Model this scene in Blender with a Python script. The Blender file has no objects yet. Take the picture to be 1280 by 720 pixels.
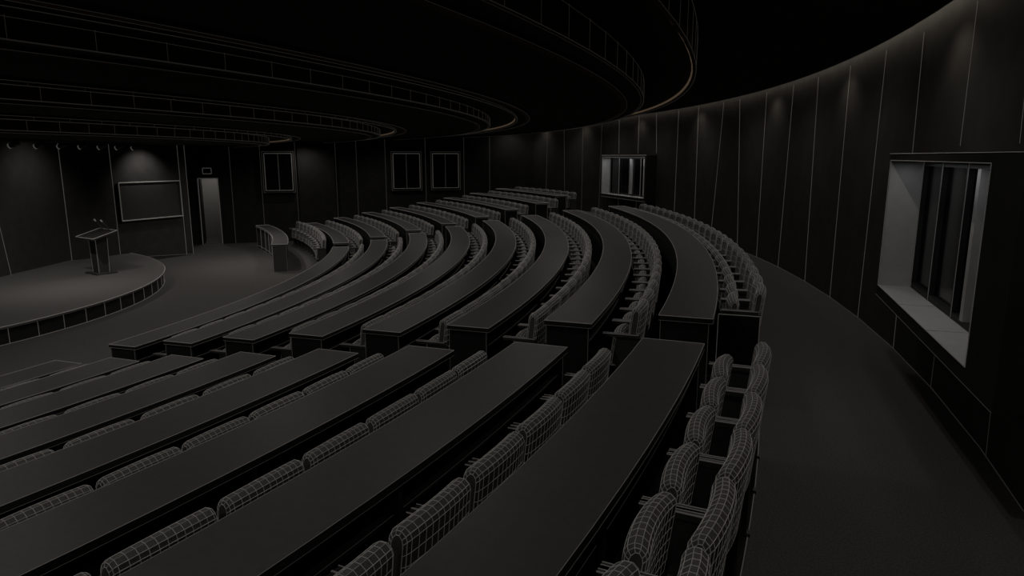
import bpy, bmesh, math
from mathutils import Vector, Matrix
CX,CY=-23.4,14.0
CAM=Vector((0,0,2.0))
FLOOR=-1.12
rad=math.radians
def P(r,a,z):
    return Vector((CX+r*math.cos(rad(a)),CY+r*math.sin(rad(a)),z))

# ------------------------------------------------------------ materials
def mat(name,col,rough=0.7,noise=0.0,nscale=60,emit=0.0,ecol=None,spec=0.3,bump=0.0):
    m=bpy.data.materials.new(name); m.use_nodes=True
    nt=m.node_tree; b=nt.nodes['Principled BSDF']
    b.inputs['Roughness'].default_value=rough
    b.inputs['Specular IOR Level'].default_value=spec
    b.inputs['Base Color'].default_value=(*col,1)
    if noise>0 or bump>0:
        tc=nt.nodes.new('ShaderNodeTexCoord')
        n=nt.nodes.new('ShaderNodeTexNoise'); n.inputs['Scale'].default_value=nscale; n.inputs['Detail'].default_value=6
        nt.links.new(tc.outputs['Object'],n.inputs['Vector'])
        r=nt.nodes.new('ShaderNodeValToRGB')
        r.color_ramp.elements[0].position=0.3; r.color_ramp.elements[1].position=0.7
        r.color_ramp.elements[0].color=(*[c*(1-noise) for c in col],1)
        r.color_ramp.elements[1].color=(*[min(1,c*(1+noise)) for c in col],1)
        nt.links.new(n.outputs['Fac'],r.inputs['Fac']); nt.links.new(r.outputs['Color'],b.inputs['Base Color'])
        if bump>0:
            bp=nt.nodes.new('ShaderNodeBump'); bp.inputs['Strength'].default_value=bump; bp.inputs['Distance'].default_value=0.005
            nt.links.new(n.outputs['Fac'],bp.inputs['Height']); nt.links.new(bp.outputs['Normal'],b.inputs['Normal'])
    if emit>0:
        b.inputs['Emission Color'].default_value=(*(ecol or col),1)
        b.inputs['Emission Strength'].default_value=emit
    return m
M_CARPET=mat('carpet_grey',(.125,.122,.118),.95,.25,90,bump=.3,spec=.1)
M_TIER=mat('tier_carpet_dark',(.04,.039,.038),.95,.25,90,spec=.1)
M_STAGE=mat('stage_floor',(.18,.177,.172),.8,.15,60,spec=.2)
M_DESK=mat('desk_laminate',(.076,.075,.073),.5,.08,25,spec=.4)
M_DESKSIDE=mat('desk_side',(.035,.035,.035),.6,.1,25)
M_FRONT=mat('desk_front_panel',(.12,.118,.115),.7,.12,40)
M_WALL=mat('wall_panel',(.065,.064,.062),.75,.12,4,spec=.2)
M_WALLD=mat('wall_panel_dark',(.045,.045,.044),.75,.12,4,spec=.2)
M_CEIL=mat('ceiling_black',(.075,.072,.068),.85,.1,4,spec=.15)
M_RISER=mat('ceiling_riser',(.13,.105,.08),.8,.1,8)
M_FAB=mat('seat_fabric',(.14,.138,.134),.9,.2,150,spec=.15)
M_METAL=mat('seat_frame',(.09,.09,.09),.5,.1,30)
M_LINE=mat('line_glow',(.22,.21,.20),.6,emit=.035,ecol=(1,.97,.92))  # drawn edge lines, faint emission added to keep them evenly bright
M_LINE_DIM=mat('line_glow_dim',(.12,.12,.11),.6,emit=.016,ecol=(1,.95,.88))  # dimmer edge lines with the same added glow
M_LINE_PALE=mat('line_glow_pale',(.40,.395,.38),.7,emit=.024,ecol=(1,.97,.92))  # wireframe grid and pale outlines, brightened by emission in the material
M_GLOW=mat('cove_light_strip',(.1,.08,.06),.5,emit=.06,ecol=(1,.74,.5))
M_GLOWW=mat('wall_cove_light_strip',(.8,.8,.8),.5,emit=2.2,ecol=(1,.90,.76))
M_LENS=mat('lamp_lens',(.2,.2,.2),.5,emit=.05,ecol=(1,.95,.88))
M_REVEAL=mat('window_reveal',(.5,.5,.49),.7,.05,10)
M_GLASS=mat('window_glass_dark',(.01,.01,.011),.15,spec=.5)
M_FRAME=mat('window_frame',(.04,.04,.04),.5)
M_SCREEN=mat('screen_face',(.075,.075,.075),.4,.05,5)
M_CORR=mat('corridor_wall',(.3,.3,.29),.8)

# ------------------------------------------------------------ mesh builder
class MB:
    def __init__(s): s.v=[];s.f=[];s.m=[];s.mats=[]
    def mi(s,m):
        if m not in s.mats: s.mats.append(m)
        return s.mats.index(m)
    def add(s,vs,fs,m):
        o=len(s.v); s.v+= [tuple(v) for v in vs]; i=s.mi(m)
        for f in fs: s.f.append(tuple(o+k for k in f)); s.m.append(i)
    def box(s,a,b,m,M=None):
        x0,y0,z0=a;x1,y1,z1=b
        vs=[Vector(p) for p in [(x0,y0,z0),(x1,y0,z0),(x1,y1,z0),(x0,y1,z0),(x0,y0,z1),(x1,y0,z1),(x1,y1,z1),(x0,y1,z1)]]
        if M: vs=[M@v for v in vs]
        s.add(vs,[(0,3,2,1),(4,5,6,7),(0,1,5,4),(1,2,6,5),(2,3,7,6),(3,0,4,7)],m)
    def hexa(s,vs,m):
        s.add(vs,[(0,3,2,1),(4,5,6,7),(0,1,5,4),(1,2,6,5),(2,3,7,6),(3,0,4,7)],m)
    def prism(s,poly,z0,z1,m):
        n=len(poly); vs=[(p[0],p[1],z0) for p in poly]+[(p[0],p[1],z1) for p in poly]
        fs=[tuple(range(n-1,-1,-1)),tuple(range(n,2*n))]+[(i,(i+1)%n,n+(i+1)%n,n+i) for i in range(n)]
        s.add(vs,fs,m)
    def arc(s,r0,r1,a0,a1,z0,z1,m,step=1.0,P=P,mside=None):
        n=max(1,int(abs(a1-a0)/step+.5)); vs=[];fs=[]
        for i in range(n+1):
            a=a0+(a1-a0)*i/n
            vs+=[P(r0,a,z0),P(r1,a,z0),P(r1,a,z1),P(r0,a,z1)]
        top=[]
        for i in range(n):
            o=4*i
            fs.append((o,o+4,o+5,o+1)); top.append((o+3,o+2,o+6,o+7))
            fs.append((o+1,o+5,o+6,o+2)); fs.append((o,o+3,o+7,o+4))
        fs.append((0,1,2,3)); o=4*n; fs.append((o,o+3,o+2,o+1))
        if mside is None: s.add(vs,fs+top,m)
        else:
            s.add(vs,fs,mside)
            o=len(s.v)-len(vs); i=s.mi(m)
            for f in top: s.f.append(tuple(o+k for k in f)); s.m.append(i)
    def line(s,pts,k=1.0,m=None,mn=.0012,mx=.03):
        m=m or M_LINE; pts=[Vector(p) for p in pts]; n=len(pts); vs=[];fs=[]
        for i,p in enumerate(pts):
            t=(pts[min(i+1,n-1)]-pts[max(i-1,0)]).normalized()
            u=t.cross(Vector((0,0,1)))
            if u.length<.1: u=t.cross(Vector((0,1,0)))
            u.normalize(); w=t.cross(u)
            h=min(mx,max(mn,k*.5*(p-CAM).length/853))
            vs+=[p+u*h,p+w*h,p-u*h,p-w*h]
        for i in range(n-1):
            o=4*i
            for j in range(4):
                j2=(j+1)%4; fs.append((o+j,o+j2,o+4+j2,o+4+j))
        fs.append((3,2,1,0)); o=4*(n-1); fs.append((o,o+1,o+2,o+3))
        s.add(vs,fs,m)
    def arcline(s,r,a0,a1,z,k=1.0,m=None,P=P,step=1.0):
        n=max(1,int(abs(a1-a0)/step+.5)); s.line([P(r,a0+(a1-a0)*i/n,z) for i in range(n+1)],k,m)
    def obj(s,name,smooth=False):
        me=bpy.data.meshes.new(name); me.from_pydata(s.v,[],s.f)
        for m in s.mats: me.materials.append(m)
        me.polygons.foreach_set('material_index',s.m)
        if smooth: me.polygons.foreach_set('use_smooth',[True]*len(s.f))
        me.update()
        bm=bmesh.new(); bm.from_mesh(me); bmesh.ops.recalc_face_normals(bm,faces=bm.faces); bm.to_mesh(me); bm.free()
        o=bpy.data.objects.new(name,me); bpy.context.scene.collection.objects.link(o); return o

# ------------------------------------------------------------ layout numbers
def rk(k): return 17.42 if k==0 else 26.06-(8-k)*1.0
def zk(k): return min(0,-(8-max(k,1))*.16)
DW=.42
def mid_a0(k): return -19.46+(26.06-rk(k))*.36
def near_a1(k): return -21.1+(26.06-rk(k))*.28
mid_a1={1:11.5,2:11.5,3:11.5,4:11.5,5:11,6:10,7:8.8,8:7}
far_a0={0:14.8,1:14.5,2:14,3:14,4:14,5:14.4,6:15.5,7:15.8,8:18}
def far_a1(k): return 33.5-.55*k

# ------------------------------------------------------------ floors
f=MB(); f.box((-24,-6,FLOOR-.1),(2,30,FLOOR),M_CARPET); f.obj('floor')
f=MB()
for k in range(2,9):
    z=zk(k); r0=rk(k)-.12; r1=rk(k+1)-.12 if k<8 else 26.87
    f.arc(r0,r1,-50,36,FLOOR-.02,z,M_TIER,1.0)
    f.arcline(r0,mid_a1.get(k,10),far_a0[k],z,1,M_LINE_DIM)
    f.arcline(r0,near_a1(k),mid_a0(k),z,1,M_LINE_DIM)
f.arc(26.87,28.6,-50,36,FLOOR-.02,0.0,M_CARPET,1.0)
f.arcline(26.87,-50,36,.002,1.0,M_LINE)
f.obj('floor_tiered')

# ------------------------------------------------------------ curved wall (faceted panels)
w=MB(); RW=28.32; st=2.7
angs=[-17-2.7*12+2.7*i for i in range(30)]; angs=[a for a in angs if a<30]+[31.1]
for i in range(len(angs)-1):
    a0,a1=angs[i],angs[i+1]
    w.hexa([P(RW,a0,-.1),P(RW,a1,-.1),P(RW+.2,a1,-.1),P(RW+.2,a0,-.1),P(RW,a0,3.5),P(RW,a1,3.5),P(RW+.2,a1,3.5),P(RW+.2,a0,3.5)],M_WALL)
tl=[0,.12,-.1,0,.15,-.12,.05,.4,-.38,.1,0,.3]
def onwall(a,z):
    for i in range(len(angs)-1):
        if angs[i]<=a<=angs[i+1]:
            A=P(RW-.004,angs[i],z);B=P(RW-.004,angs[i+1],z); return A.lerp(B,(a-angs[i])/(angs[i+1]-angs[i]))
    return P(RW-.004,a,z)
skipr=[(-23.6,-15.2),(12.6,19.6)]
for i,a in enumerate(angs[:-1]):
    t=tl[i%12]; at=a+t; ab=a-t
    def pt(z): return onwall(at+(ab-at)*(3.22-z)/3.22,z)
    if any(l<a<h for l,h in skipr):
        w.line([pt(3.2),pt(2.08)],.8,M_LINE); w.line([pt(.6),pt(0)],.8,M_LINE_DIM)
    else: w.line([pt(3.2),pt(1.6),pt(0)],.8,M_LINE if a<14 else M_LINE_DIM)
w.line([onwall(a_,.006) for a_ in angs],1,M_LINE_DIM)
w.obj('wall_right')

# ------------------------------------------------------------ far wall (with door hole)
A=Vector((.86,28.62,0)); D=Vector((-1,-.356,0)).normalized(); N=Vector((.356,-1,0)).normalized()
def F(s,n,z): return A+D*s+N*n+Vector((0,0,z))
def s_of(px,y=215):
    u=(px-640)/853; v=(360-y)/853; fw=.982+v*.19; q=u/fw
    return (q*A.y-A.x)/(D.x-q*D.y)
sd0,sd1=s_of(275,260),s_of(250,260)
w=MB()
def fbox(s0,s1,n0,n1,z0,z1,m,mb): mb.hexa([F(s0,n0,z0),F(s1,n0,z0),F(s1,n1,z0),F(s0,n1,z0),F(s0,n0,z1),F(s1,n0,z1),F(s1,n1,z1),F(s0,n1,z1)],m)
DT=1.22
fbox(-.3,sd0,0,-.15,FLOOR-.02,3.5,M_WALLD,w)
fbox(sd1,14.5,0,-.15,FLOOR-.02,3.5,M_WALLD,w)
fbox(sd0,sd1,0,-.15,DT,3.5,M_WALLD,w)
for px in (288,326,370,420,446,482,532,580,612):
    s=s_of(px); w.line([F(s,.004,3.2),F(s,.004,FLOOR)],.8,M_LINE_DIM)
fbox(s_of(418),s_of(372),.0,.12,FLOOR,3.2,M_WALLD,w)
w.obj('wall_far')
def wall_window(name,s0,s1):
    b=MB(); z0,z1=.76,2.09; t=.07
    fbox(s0,s1,.02,.05,z0,z1,M_GLASS,b)
    fbox(s0-t,s0,.005,.12,z0-t,z1+t,M_FRAME,b); fbox(s1,s1+t,.005,.12,z0-t,z1+t,M_FRAME,b)
    fbox(s0,s1,.005,.12,z1,z1+t,M_FRAME,b); fbox(s0,s1,.005,.16,z0-t,z0,M_FRAME,b)
    for q in (.48,.52): fbox(s0+(s1-s0)*q-.015,s0+(s1-s0)*q+.015,.05,.08,z0,z1,M_FRAME,b)
    loop=[F(s0,.13,z0),F(s1,.13,z0),F(s1,.13,z1),F(s0,.13,z1),F(s0,.13,z0)]
    for i in range(4): b.line(loop[i:i+2],1.0,M_LINE)
    loop=[F(s0-t,.13,z0-t),F(s1+t,.13,z0-t),F(s1+t,.13,z1+t),F(s0-t,.13,z1+t),F(s0-t,.13,z0-t)]
    for i in range(4): b.line(loop[i:i+2],.7,M_LINE_DIM)
    sm=(s0+s1)/2; b.line([F(sm,.09,z0),F(sm,.09,z1)],.8,M_LINE_DIM)
    b.obj(name)
wall_window('window_1',s_of(365),s_of(331)); wall_window('window_2',s_of(524),s_of(491)); wall_window('window_3',s_of(572),s_of(540))
# door
b=MB()
for (a0,a1) in ((sd0-.07,sd0),(sd1,sd1+.07)): fbox(a0,a1,.005,.05,FLOOR,DT+.07,M_FRAME,b)
fbox(sd0,sd1,.005,.05,DT,DT+.07,M_FRAME,b)
b.line([F(sd0,.055,FLOOR),F(sd0,.055,DT)],1); b.line([F(sd1,.055,FLOOR),F(sd1,.055,DT)],1); b.line([F(sd0,.055,DT),F(sd1,.055,DT)],1)
fbox(sd1-.05,sd1-.01,-.95,-.16,FLOOR+.01,DT-.01,M_DESKSIDE,b)
b.obj('door_1')
b=MB()
fbox(sd0-1.2,sd1+1.2,-2.3,-2.4,FLOOR,2.2,M_CORR,b)
fbox(sd0-.25,sd0-.15,-2.3,-.16,FLOOR,2.2,M_CORR,b); fbox(sd1+.5,sd1+.6,-2.3,-.16,FLOOR,2.2,M_CORR,b)
fbox(sd0-.4,sd1+.6,-2.4,-.16,2.2,2.25,M_CORR,b)
fbox(sd0-.4,sd1+.6,-2.4,-.15,FLOOR-.02,FLOOR+.004,M_CARPET,b)
b.obj('wall_corridor')
b=MB(); sm=(sd0+sd1)/2
fbox(sm-.14,sm+.14,.005,.06,DT+.16,DT+.36,M_FRAME,b)
lp=[F(sm-.14,.065,DT+.16),F(sm+.14,.065,DT+.16),F(sm+.14,.065,DT+.36),F(sm-.14,.065,DT+.36),F(sm-.14,.065,DT+.16)]
for i in range(4): b.line(lp[i:i+2],1)
b.obj('exit_sign_box')

# ------------------------------------------------------------ stage walls
def wall_seg(mb,p,q,z0,z1,m,th=.15):
    p=Vector((*p,0));q=Vector((*q,0)); d=(q-p).normalized(); n=Vector((-d.y,d.x,0))*th
    mb.hexa([p+Vector((0,0,z0)),q+Vector((0,0,z0)),q+n+Vector((0,0,z0)),p+n+Vector((0,0,z0)),p+Vector((0,0,z1)),q+Vector((0,0,z1)),q+n+Vector((0,0,z1)),p+n+Vector((0,0,z1))],m)
w=MB(); W0=(-12.0,18.4); W1=(-10.3,21.9)
wall_seg(w,(-12,5),W0,FLOOR,2.6,M_WALL)
wall_seg(w,W0,W1,FLOOR,2.6,M_WALL)
wall_seg(w,W1,(-11.5,24.25),FLOOR,2.6,M_WALLD)
SZ=FLOOR+.32
dW=(Vector(W1)-Vector(W0))
def WB(t,n,z):
    d=dW.normalized(); nn=Vector((d.y,-d.x)); p=Vector(W0)+dW*t+nn*n; return Vector((p.x,p.y,z))
w.line([(-11.99,18.4,SZ),(-11.99,18.4,2.33)],.9); w.line([(-11.99,16.1,SZ),(-11.99,15.7,2.33)],.9)
w.line([(-11.99,5,SZ+.005),(-11.99,18.4,SZ+.005)],.7,M_LINE_DIM)
for t in (.36,.93,.995): w.line([WB(t,.006,FLOOR+.01),WB(t,.006,2.33)],.9,M_LINE)
w.line([WB(0,.006,SZ),WB(1,.006,FLOOR+.01)],.7,M_LINE_DIM)
w.obj('wall_stage')
b=MB(); z0,z1=.19,1.2
def wbox(t0,t1,n0,n1,z0,z1,m): b.hexa([WB(t0,n0,z0),WB(t1,n0,z0),WB(t1,n1,z0),WB(t0,n1,z0),WB(t0,n0,z1),WB(t1,n0,z1),WB(t1,n1,z1),WB(t0,n1,z1)],m)
wbox(.40,.90,.01,.06,z0,z1,M_SCREEN)
wbox(.39,.40,.01,.09,z0-.04,z1+.04,M_METAL);wbox(.90,.91,.01,.09,z0-.04,z1+.04,M_METAL)
wbox(.40,.90,.01,.09,z1,z1+.04,M_METAL);wbox(.40,.90,.01,.09,z0-.04,z0,M_METAL)
for (ta,tb,za,zb) in ((.39,.91,z1+.04,z1+.04),(.39,.91,z0-.04,z0-.04),(.39,.39,z0-.04,z1+.04),(.91,.91,z0-.04,z1+.04)):
    b.line([WB(ta,.095,za),WB(tb,.095,zb)],1.4,M_LINE_PALE)
b.obj('display_screen')

# ------------------------------------------------------------ stage
b=MB(); SC=(-15.5,13.7)
def PS(r,a,z): return Vector((SC[0]+r*math.cos(rad(a)),SC[1]+r*math.sin(rad(a)),z))
SR=7.5
def stpoly(r,a0,a1): return [tuple(PS(r,a0+(a1-a0)*i/50,0)[:2]) for i in range(51)]+[(-11.97,18.38),(-11.97,PS(r,a0,0).y)]
b.prism(stpoly(SR-.04,-61.5,55),FLOOR,SZ-.04,M_DESKSIDE)
b.prism(stpoly(SR,-61.5,55),SZ-.04,SZ,M_STAGE)
b.arcline(SR+.002,-61,55,SZ,1.1,M_LINE_PALE,PS,2); b.arcline(SR-.03,-61,55,FLOOR+.01,.8,M_LINE,PS,2)
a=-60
while a<54: b.line([PS(SR-.035,a,FLOOR),PS(SR-.035,a,SZ-.03)],.9,M_LINE); a+=4
b.obj('stage_platform')
b=MB()  # podium
px,py=-10.0,16.4
R=Matrix.Translation((px,py,SZ+.001))@Matrix.Rotation(rad(-35),4,'Z')
b.box((-.3,-.24,0),(.3,.24,.03),M_METAL,R)
b.hexa([R@Vector(p) for p in [(-.15,-.12,.03),(.15,-.12,.03),(.15,.12,.03),(-.15,.12,.03),(-.17,-.14,.86),(.17,-.14,.86),(.17,.14,.95),(-.17,.14,.95)]],M_METAL)
b.hexa([R@Vector(p) for p in [(-.44,-.3,.84),(.44,-.3,.84),(.44,.26,1.0),(-.44,.26,1.0),(-.44,-.3,.88),(.44,-.3,.88),(.44,.26,1.04),(-.44,.26,1.04)]],M_DESK)
lp=[R@Vector(p) for p in [(-.44,-.3,.885),(.44,-.3,.885),(.44,.26,1.045),(-.44,.26,1.045),(-.44,-.3,.885)]]
for i in range(4): b.line(lp[i:i+2],1.0,M_LINE_PALE)
for x,y in((-.15,-.12),(.15,-.12),(.15,.12),(-.15,.12)): b.line([R@Vector((x,y,.03)),R@Vector((x*1.13,y*1.13,.86))],.9)
for sx in (-.15,.18):
    pts=[R@Vector((sx-.04*i*i*.12,.22-.03*i,1.02+.055*i)) for i in range(5)]
    b.line(pts,.8,M_METAL); b.line([pts[-1],pts[-1]+(pts[-1]-pts[-2])*.9],1.8,M_LINE_PALE)
b.obj('podium')

# ------------------------------------------------------------ ceiling
rings=[(26.16,25.57,3.22,2.88,2.73),(23.5,22.95,2.73,2.70,2.63),(20.8,20.4,2.63,2.59,2.5),(18.1,17.5,2.5,2.44,2.33)]
c=MB(); A0,A1=-55,62
prev=28.12
c.arc(28.12,28.6,A0,A1,3.40,3.45,M_CEIL,1.5)
c.arc(28.12,28.15,A0,A1,3.22,3.45,M_CEIL,1.5)
c.arcline(28.15,A0,A1,3.22,.9,M_LINE_DIM,step=1.5)
for n_,(ro,ri,za,zl,zb) in enumerate(rings):
    zt=zl+.06
    c.arc(ro,prev,A0,A1,za,za+.05,M_CEIL,1.5)
    c.arc(ro-.03,ro,A0,A1,zl,max(za,zt)+.05,M_RISER,1.5)
    c.arc(ri,ro-.03,A0,A1,zt,zt+.05,M_CEIL,1.5)
    c.arc(ri-.03,ri,A0,A1,zb,zt+.05,M_RISER,1.5)
    c.arcline(ro+.003,A0,A1,zl,.8,M_LINE_DIM,step=1.5); c.arcline(ri+.003,A0,A1,zb,.9,M_LINE_DIM,step=1.5); c.arcline(ri+.003,A0,A1,zt-.01,.6,M_LINE_DIM,step=1.5)
    c.arcline(ri-.033,A0,A1,zb,.5,M_LINE_DIM,step=1.5)
    if za-zl>.02: c.arcline(ro+.003,A0,A1,za-.003,.7,M_LINE_DIM,step=1.5)
    tz=zb
    c.arc(ri-.30,ri-.22,A0,A1,tz-.025,tz+.02,M_RISER,1.5); c.arcline(ri-.218,A0,A1,tz-.025,.5,M_LINE_DIM,step=1.5)
    if n_: c.arc(ro+.16,ro+.24,A0,A1,za-.03,za+.02,M_RISER,1.5); c.arcline(ro+.243,A0,A1,za-.03,.6,M_LINE_DIM,step=1.5)
    a=-40
    while a<36:
        c.line([P(ri+.004,a,zb),P(ri+.004,a,zt)],.6,M_LINE_DIM)
        if za-zl>.04: c.line([P(ro+.004,a+.4,zl),P(ro+.004,a+.4,za)],.6,M_LINE_DIM)
        c.line([P(ro-.034,a+.2,zl),P(ro-.034,a+.2,zt)],.6,M_LINE_DIM)
        a+=1.15*26/ro
    prev=ri-.03
c.arc(3,prev,A0,75,2.33,2.38,M_CEIL,2)
c.obj('ceiling')
for ro,ri,za,zl,zb in rings:
    g=MB(); g.arc(ro-.045,ro-.032,-50,36,zl+.02,zl+.05,M_GLOW,1.5); g.obj('cove_light')
g=MB(); g.arc(28.17,28.27,-50,31,3.36,3.38,M_GLOWW,1.5); g.obj('cove_light')

# ------------------------------------------------------------ curved wall windows (projecting casings)
def box_window(name,a0,a1,side_l,side_r,light,stile):
    r_in=27.98
    pl=P(r_in,a1,0); pr=P(r_in,a0,0)
    t=(pl-pr).normalized(); n=Vector((-t.y,t.x,0))
    c0=Vector((CX,CY,0))
    if n.dot(c0-pr)<0: n=-n
    L=(pl-pr).length
    M=Matrix(((t.x,-n.x,0,pr.x),(t.y,-n.y,0,pr.y),(0,0,1,0),(0,0,0,1)))
    z0,z1=.77,1.96; dep=.36
    b=MB()
    b.box((-side_r,0,z0-.1),(0,dep,z1+.06),M_WALLD,M); b.box((L,0,z0-.1),(L+side_l,dep,z1+.06),M_WALLD,M)
    b.box((0,0,z1),(L,dep,z1+.06),M_WALLD,M); b.box((0,0,z0-.1),(L,dep,z0-.006),M_WALLD,M)
    b.box((L-.006,.002,z0),(L,dep,z1),M_REVEAL,M); b.box((0,.002,z0),(.006,dep,z1),M_REVEAL,M)
    b.box((.006,.002,z0-.006),(L-.006,dep,z0),M_REVEAL,M)
    b.box((.0,dep-.05,z0),(L,dep-.03,z1),M_GLASS,M)
    for x in [0.0,L*.25,L*.5,L*.75,L-.05]:
        b.box((x,dep-.09,z0),(x+.05,dep-.05,z1),M_FRAME,M)
        b.line([M@Vector((x,dep-.095,z0)),M@Vector((x,dep-.095,z1))],.8,M_LINE)
    b.box((0,dep-.09,z0),(L,dep-.05,z0+.05),M_FRAME,M); b.box((0,dep-.09,z1-.05),(L,dep-.05,z1),M_FRAME,M)
    for sx in stile: b.box((sx,dep-.11,z0+.05),(sx+.07,dep-.05,z1-.05),M_REVEAL,M)
    for zz in (z0,z1): b.line([M@Vector((0,-.003,zz)),M@Vector((L,-.003,zz))],1.0)
    for xx in (0,L): b.line([M@Vector((xx,-.003,z0)),M@Vector((xx,-.003,z1))],1.0)
    zz=z0-.1; b.line([M@Vector((-side_r,-.003,zz)),M@Vector((L+side_l,-.003,zz))],.8,M_LINE_DIM)
    zz=z1+.06; b.line([M@Vector((-side_r,-.003,zz)),M@Vector((L+side_l,-.003,zz))],.9,M_LINE)
    for q in (.33,.66): b.line([M@Vector((L*q,0,z0+.002)),M@Vector((L*q,dep-.09,z0+.002))],.8)
    b.obj(name)
    ld=bpy.data.lights.new('reveal_fill','AREA'); ld.shape='RECTANGLE'; ld.size=L*.9; ld.size_y=.12; ld.energy=light; ld.color=(.97,.98,1)  # lamp added under the head to brighten jamb and sill
    lo=bpy.data.objects.new('reveal_fill',ld); bpy.context.scene.collection.objects.link(lo)
    lo.matrix_world=M@Matrix.Translation((L*.5,.13,z1-.02))
box_window('window_4',-21.2,-15.5,.06,.5,1.3,[1.05])
box_window('window_5',12.9,19.2,.06,.1,3,[.5,1.4])

# ------------------------------------------------------------ desks
def desk(k,a0,a1,front=False):
    b=MB(); r=rk(k); z=zk(k)
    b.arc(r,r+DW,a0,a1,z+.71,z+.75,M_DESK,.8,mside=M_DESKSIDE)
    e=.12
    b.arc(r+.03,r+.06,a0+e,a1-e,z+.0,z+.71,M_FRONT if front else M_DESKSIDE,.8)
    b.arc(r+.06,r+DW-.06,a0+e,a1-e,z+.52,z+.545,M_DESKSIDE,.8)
    da=math.degrees(.035/r)
    n=max(1,int((a1-a0)*rad(1)*r/2.1+.5))
    for i in range(n+1):
        a=a0+e*.4+(a1-a0-e*.8-da)*i/n
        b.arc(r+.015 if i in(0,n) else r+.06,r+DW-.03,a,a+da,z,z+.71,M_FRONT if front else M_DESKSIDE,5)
    for rr in (r,r+DW): b.arcline(rr,a0,a1,z+.751,.8,M_LINE,step=.8)
    b.arcline(r+DW+.001,a0,a1,z+.71,.6,M_LINE_DIM,step=.8)
    b.arcline(r+DW-.058,a0+e,a1-e,z+.545,.6,M_LINE_DIM,step=.8)
    for a in (a0,a1):
        b.line([P(r,a,z+.751),P(r+DW,a,z+.751)],.9)
        b.line([P(r,a,z+.71),P(r+DW,a,z+.71)],.6,M_LINE_DIM)
        ae=a+(e*.36 if a==a0 else -e*.36)
        for rr in (r+.015,r+DW-.03): b.line([P(rr,ae,z),P(rr,ae,z+.71)],.8,M_LINE_DIM)
    if front:
        b.arcline(r+.028,a0,a1,z+.06,.8,M_LINE); b.arcline(r+.0,a0,a1,z+.71,.8,M_LINE)
        aa=a0
        while aa<a1: b.line([P(r+.025,aa,z),P(r+.025,aa,z+.71)],1,M_LINE); aa+=2.4
        b.arc(r+DW-.06,r+DW-.03,a0+e,a1-e,z+.25,z+.71,M_DESKSIDE,.8)
    b.obj('curved_desk')
for k in range(1,9):
    desk(k,-36,near_a1(k)); desk(k,mid_a0(k),mid_a1[k]+.4)
for k in range(0,9): desk(k,far_a0[k],far_a1(k),k==0)

# ------------------------------------------------------------ seats
def pad(bm_mb,w,th,z0,z1,y0,tilt,nx,nz,wt,bow=.025):
    ring=[]
    h=z1-z0
    for i in range(nz+1): ring.append((-th/2,h*(.10+.80*i/nz)))
    ring+=[(-th*.40,h*.955),(-th*.14,h),(th*.14,h),(th*.40,h*.955)]
    for i in range(nz+1): ring.append((th/2,h*(.90-.80*i/nz)))
    ring+=[(th*.28,h*.015),(-th*.28,h*.015)]
    n=len(ring); vs=[]; fs=[]
    xs=[-1,-.97]+[ -.90+1.80*i/nx for i in range(nx+1)]+[.97,1]
    for x in xs:
        ax=abs(x); s=.55 if ax==1 else .85 if ax==.97 else 1.0; sh=.90 if ax==1 else .965 if ax==.97 else 1
        for (y,z) in ring:
            zc=h/2; zz=zc+(z-zc)*sh - .018*(x*x)*(z/h)
            yy=y*s+y0+tilt*z + bow*(1-x*x)
            vs.append((x*w/2,yy,z0+zz))
    for i in range(len(xs)-1):
        for j in range(n):
            j2=(j+1)%n; fs.append((i*n+j,i*n+j2,(i+1)*n+j2,(i+1)*n+j))
    fs.append(tuple(range(n-1,-1,-1))); o=(len(xs)-1)*n; fs.append(tuple(range(o,o+n)))
    bm_mb.add(vs,fs,M_FAB)
    bm=bmesh.new(); bv=[bm.verts.new(v) for v in vs]
    for f_ in fs: bm.faces.new([bv[i] for i in f_])
    bmesh.ops.recalc_face_normals(bm,faces=bm.faces)
    bmesh.ops.wireframe(bm,faces=bm.faces[:],thickness=wt,offset=0,use_replace=True,use_boundary=True,use_even_offset=True,use_crease=False,crease_weight=0,use_relative_offset=False,material_offset=0)
    bm.verts.index_update()
    bm_mb.add([v.co.copy() for v in bm.verts],[tuple(v.index for v in f_.verts) for f_ in bm.faces],M_LINE_PALE)
    bm.free()
def seat_mesh(name,nx,nz,wt,last):
    b=MB()
    if last:
        pad(b,.48,.085,.40,.83,-.06,.10,nx,nz,wt)
        pad(b,.44,.09,.34,.73,-.27,.12,max(3,nx-1),nz,wt,bow=-.02)
    else:
        pad(b,.47,.095,.44,.85,-.09,.10,nx,nz,wt)
        pad(b,.44,.09,.28,.60,-.24,.12,max(3,nx-2),max(2,nz-2),wt,bow=-.02)
    dz=0 if last else -.03
    for s in (-1,1):
        x=s*.247
        b.box((x-.011,-.22,.0),(x+.011,.0,.60+dz),M_METAL)
        b.box((x-.022,-.34,.60+dz),(x+.022,-.02,.63+dz),M_METAL)
        b.box((x-.012,-.26,.0),(x+.012,.02,.02),M_METAL)
        b.box((x-.023,-.343,.627+dz),(x-.020,-.02,.633+dz),M_LINE); b.box((x+.020,-.343,.627+dz),(x+.023,-.02,.633+dz),M_LINE)
    b.box((-.24,-.2,.36),(.24,-.16,.40),M_METAL); b.box((-.24,-.05,.42),(.24,-.03,.47),M_METAL)
    o=b.obj(name); me=o.data; bpy.data.objects.remove(o); return me
SM={}
for last in (0,1):
    for i,(nx,nz,wt) in enumerate(((11,6,.0032),(8,5,.0044),(5,3,.007))): SM[last,i]=seat_mesh('auditorium_seat_mesh',nx,nz,wt,last)
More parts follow.
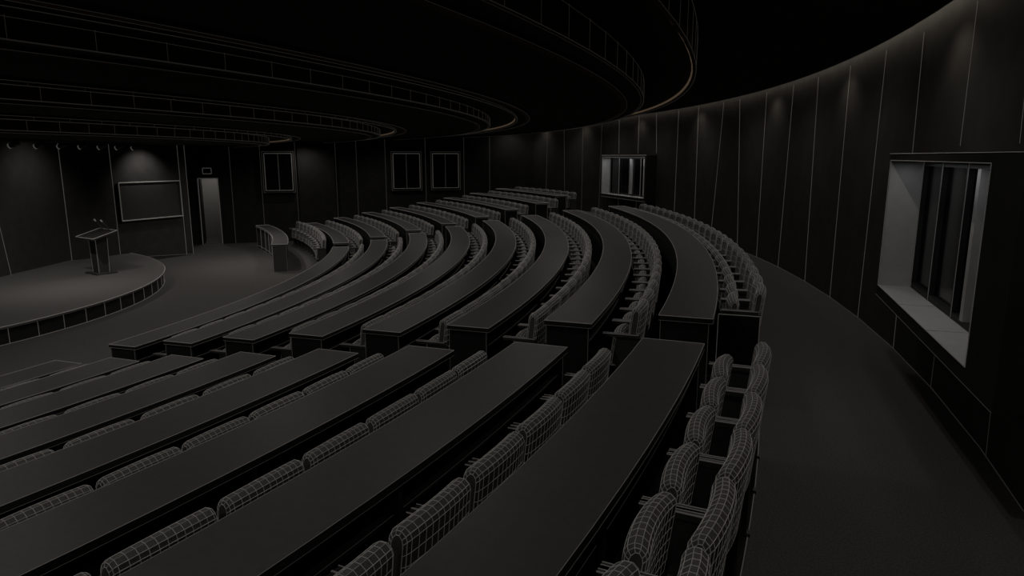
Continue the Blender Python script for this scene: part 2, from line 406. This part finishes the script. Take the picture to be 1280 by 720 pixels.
def seats(k,a0,a1):
    r=rk(k+1)-.20; z=zk(k)
    n=int((a1-a0)*rad(1)*r/.515); da=(a1-a0)/n
    for i in range(n):
        a=a0+da*(i+.5); p=P(r,a,z); d=(p-CAM).length
        me=SM[int(k==8), 0 if d<5.2 else 1 if d<10 else 2]
        o=bpy.data.objects.new('auditorium_seat',me); o.location=p; o.rotation_euler=(0,0,rad(a-90))
        bpy.context.scene.collection.objects.link(o)
for k in range(1,9):
    seats(k,-35.5,near_a1(k)-.35+(.3 if k==8 else 0)); seats(k,mid_a0(k)+(2.0 if k==8 else .7),mid_a1[k])
for k in range(0,9): seats(k,far_a0[k]+.3,far_a1(k)-.3)
b=MB(); a=mid_a0(8)+1.7
b.arc(26.50,26.85,a,a+.08,0,.62,M_DESKSIDE,5)
for rr in (26.50,26.85): b.line([P(rr,a-.01,0),P(rr,a-.01,.62)],.9)
b.line([P(26.50,a-.01,.62),P(26.85,a-.01,.62)],.9); b.obj('row_end_panel')

# ------------------------------------------------------------ stage track lights
b=MB()
b.box((-9.62,11,2.29),(-9.58,18.2,2.329),M_METAL)
for i in range(9):
    y=12+ i*.72
    T=Matrix.Translation((-9.6,y,2.22))@Matrix.Rotation(rad(70),4,'Y')
    for (r1,r2,dp,off,m) in ((.05,.04,.18,0,M_METAL),(.052,.052,.03,-.09,M_LENS)):
        bm=bmesh.new(); bmesh.ops.create_cone(bm,cap_ends=True,segments=12,radius1=r1,radius2=r2,depth=dp,matrix=T@Matrix.Translation((0,0,off)))
        b.add([v.co.copy() for v in bm.verts],[tuple(v.index for v in f_.verts) for f_ in bm.faces],m); bm.free()
b.obj('track_light_bar')

def spot(name,loc,target,energy,size,blend=1.0,col=(1,.95,.89),rad_=.03):
    ld=bpy.data.lights.new(name,'SPOT'); ld.energy=energy; ld.spot_size=rad(size); ld.spot_blend=blend; ld.color=col; ld.shadow_soft_size=rad_
    o=bpy.data.objects.new(name,ld); o.location=loc
    o.rotation_euler=(Vector(target)-Vector(loc)).to_track_quat('-Z','Y').to_euler()
    bpy.context.scene.collection.objects.link(o)
spot('stage_spot',(-10.5,17.0,2.28),(-12.0,17.1,.9),34,105)
q=WB(.6,.8,2.28); spot('stage_spot',q,WB(.6,0,1.2),36,100)
spot('stage_spot',(-9.6,14.5,2.2),(-10.5,14.5,-1),100,130)
spot('stage_spot',(-8.0,19.5,2.2),(-8.0,19.5,-1),100,140)
spot('corridor_lamp',F((sd0+sd1)/2,-1.2,2.1),F((sd0+sd1)/2,-1.3,-1),40,150)
K=.70
def down(r,a,z,e): p=P(r,a,z); spot('fill_spot',p,P(r,a,-3),e*K,165,1.0,rad_=0)  # unseen fill spots added for even light on desks and floor, no fixtures
for a in range(-42,36,6):
    down(27.2,a,3.18,26); down(24.5,a+3,2.68,28)
for a in range(-42,36,8):
    down(21.9,a,2.6,36); down(19.3,a+4,2.46,36); down(16.8,a,2.3,45)
for a in (-27,-16.5,-9.0,-2,7,15,23,29):
    p=P(27.95,a,3.18); spot('wall_washer',p,P(28.5,a,1.4),5,125,col=(1,.90,.76),rad_=0)

wd=bpy.data.worlds.new('World'); bpy.context.scene.world=wd; wd.use_nodes=True
wd.node_tree.nodes['Background'].inputs[0].default_value=(.9,.95,1,1); wd.node_tree.nodes['Background'].inputs[1].default_value=.08

cd=bpy.data.cameras.new('Camera'); cd.lens=23.99; cd.sensor_width=36; cd.clip_start=.02; cd.clip_end=200
co=bpy.data.objects.new('Camera',cd); co.location=CAM; co.rotation_euler=(rad(90-10.95),0,0)
bpy.context.scene.collection.objects.link(co); bpy.context.scene.camera=co
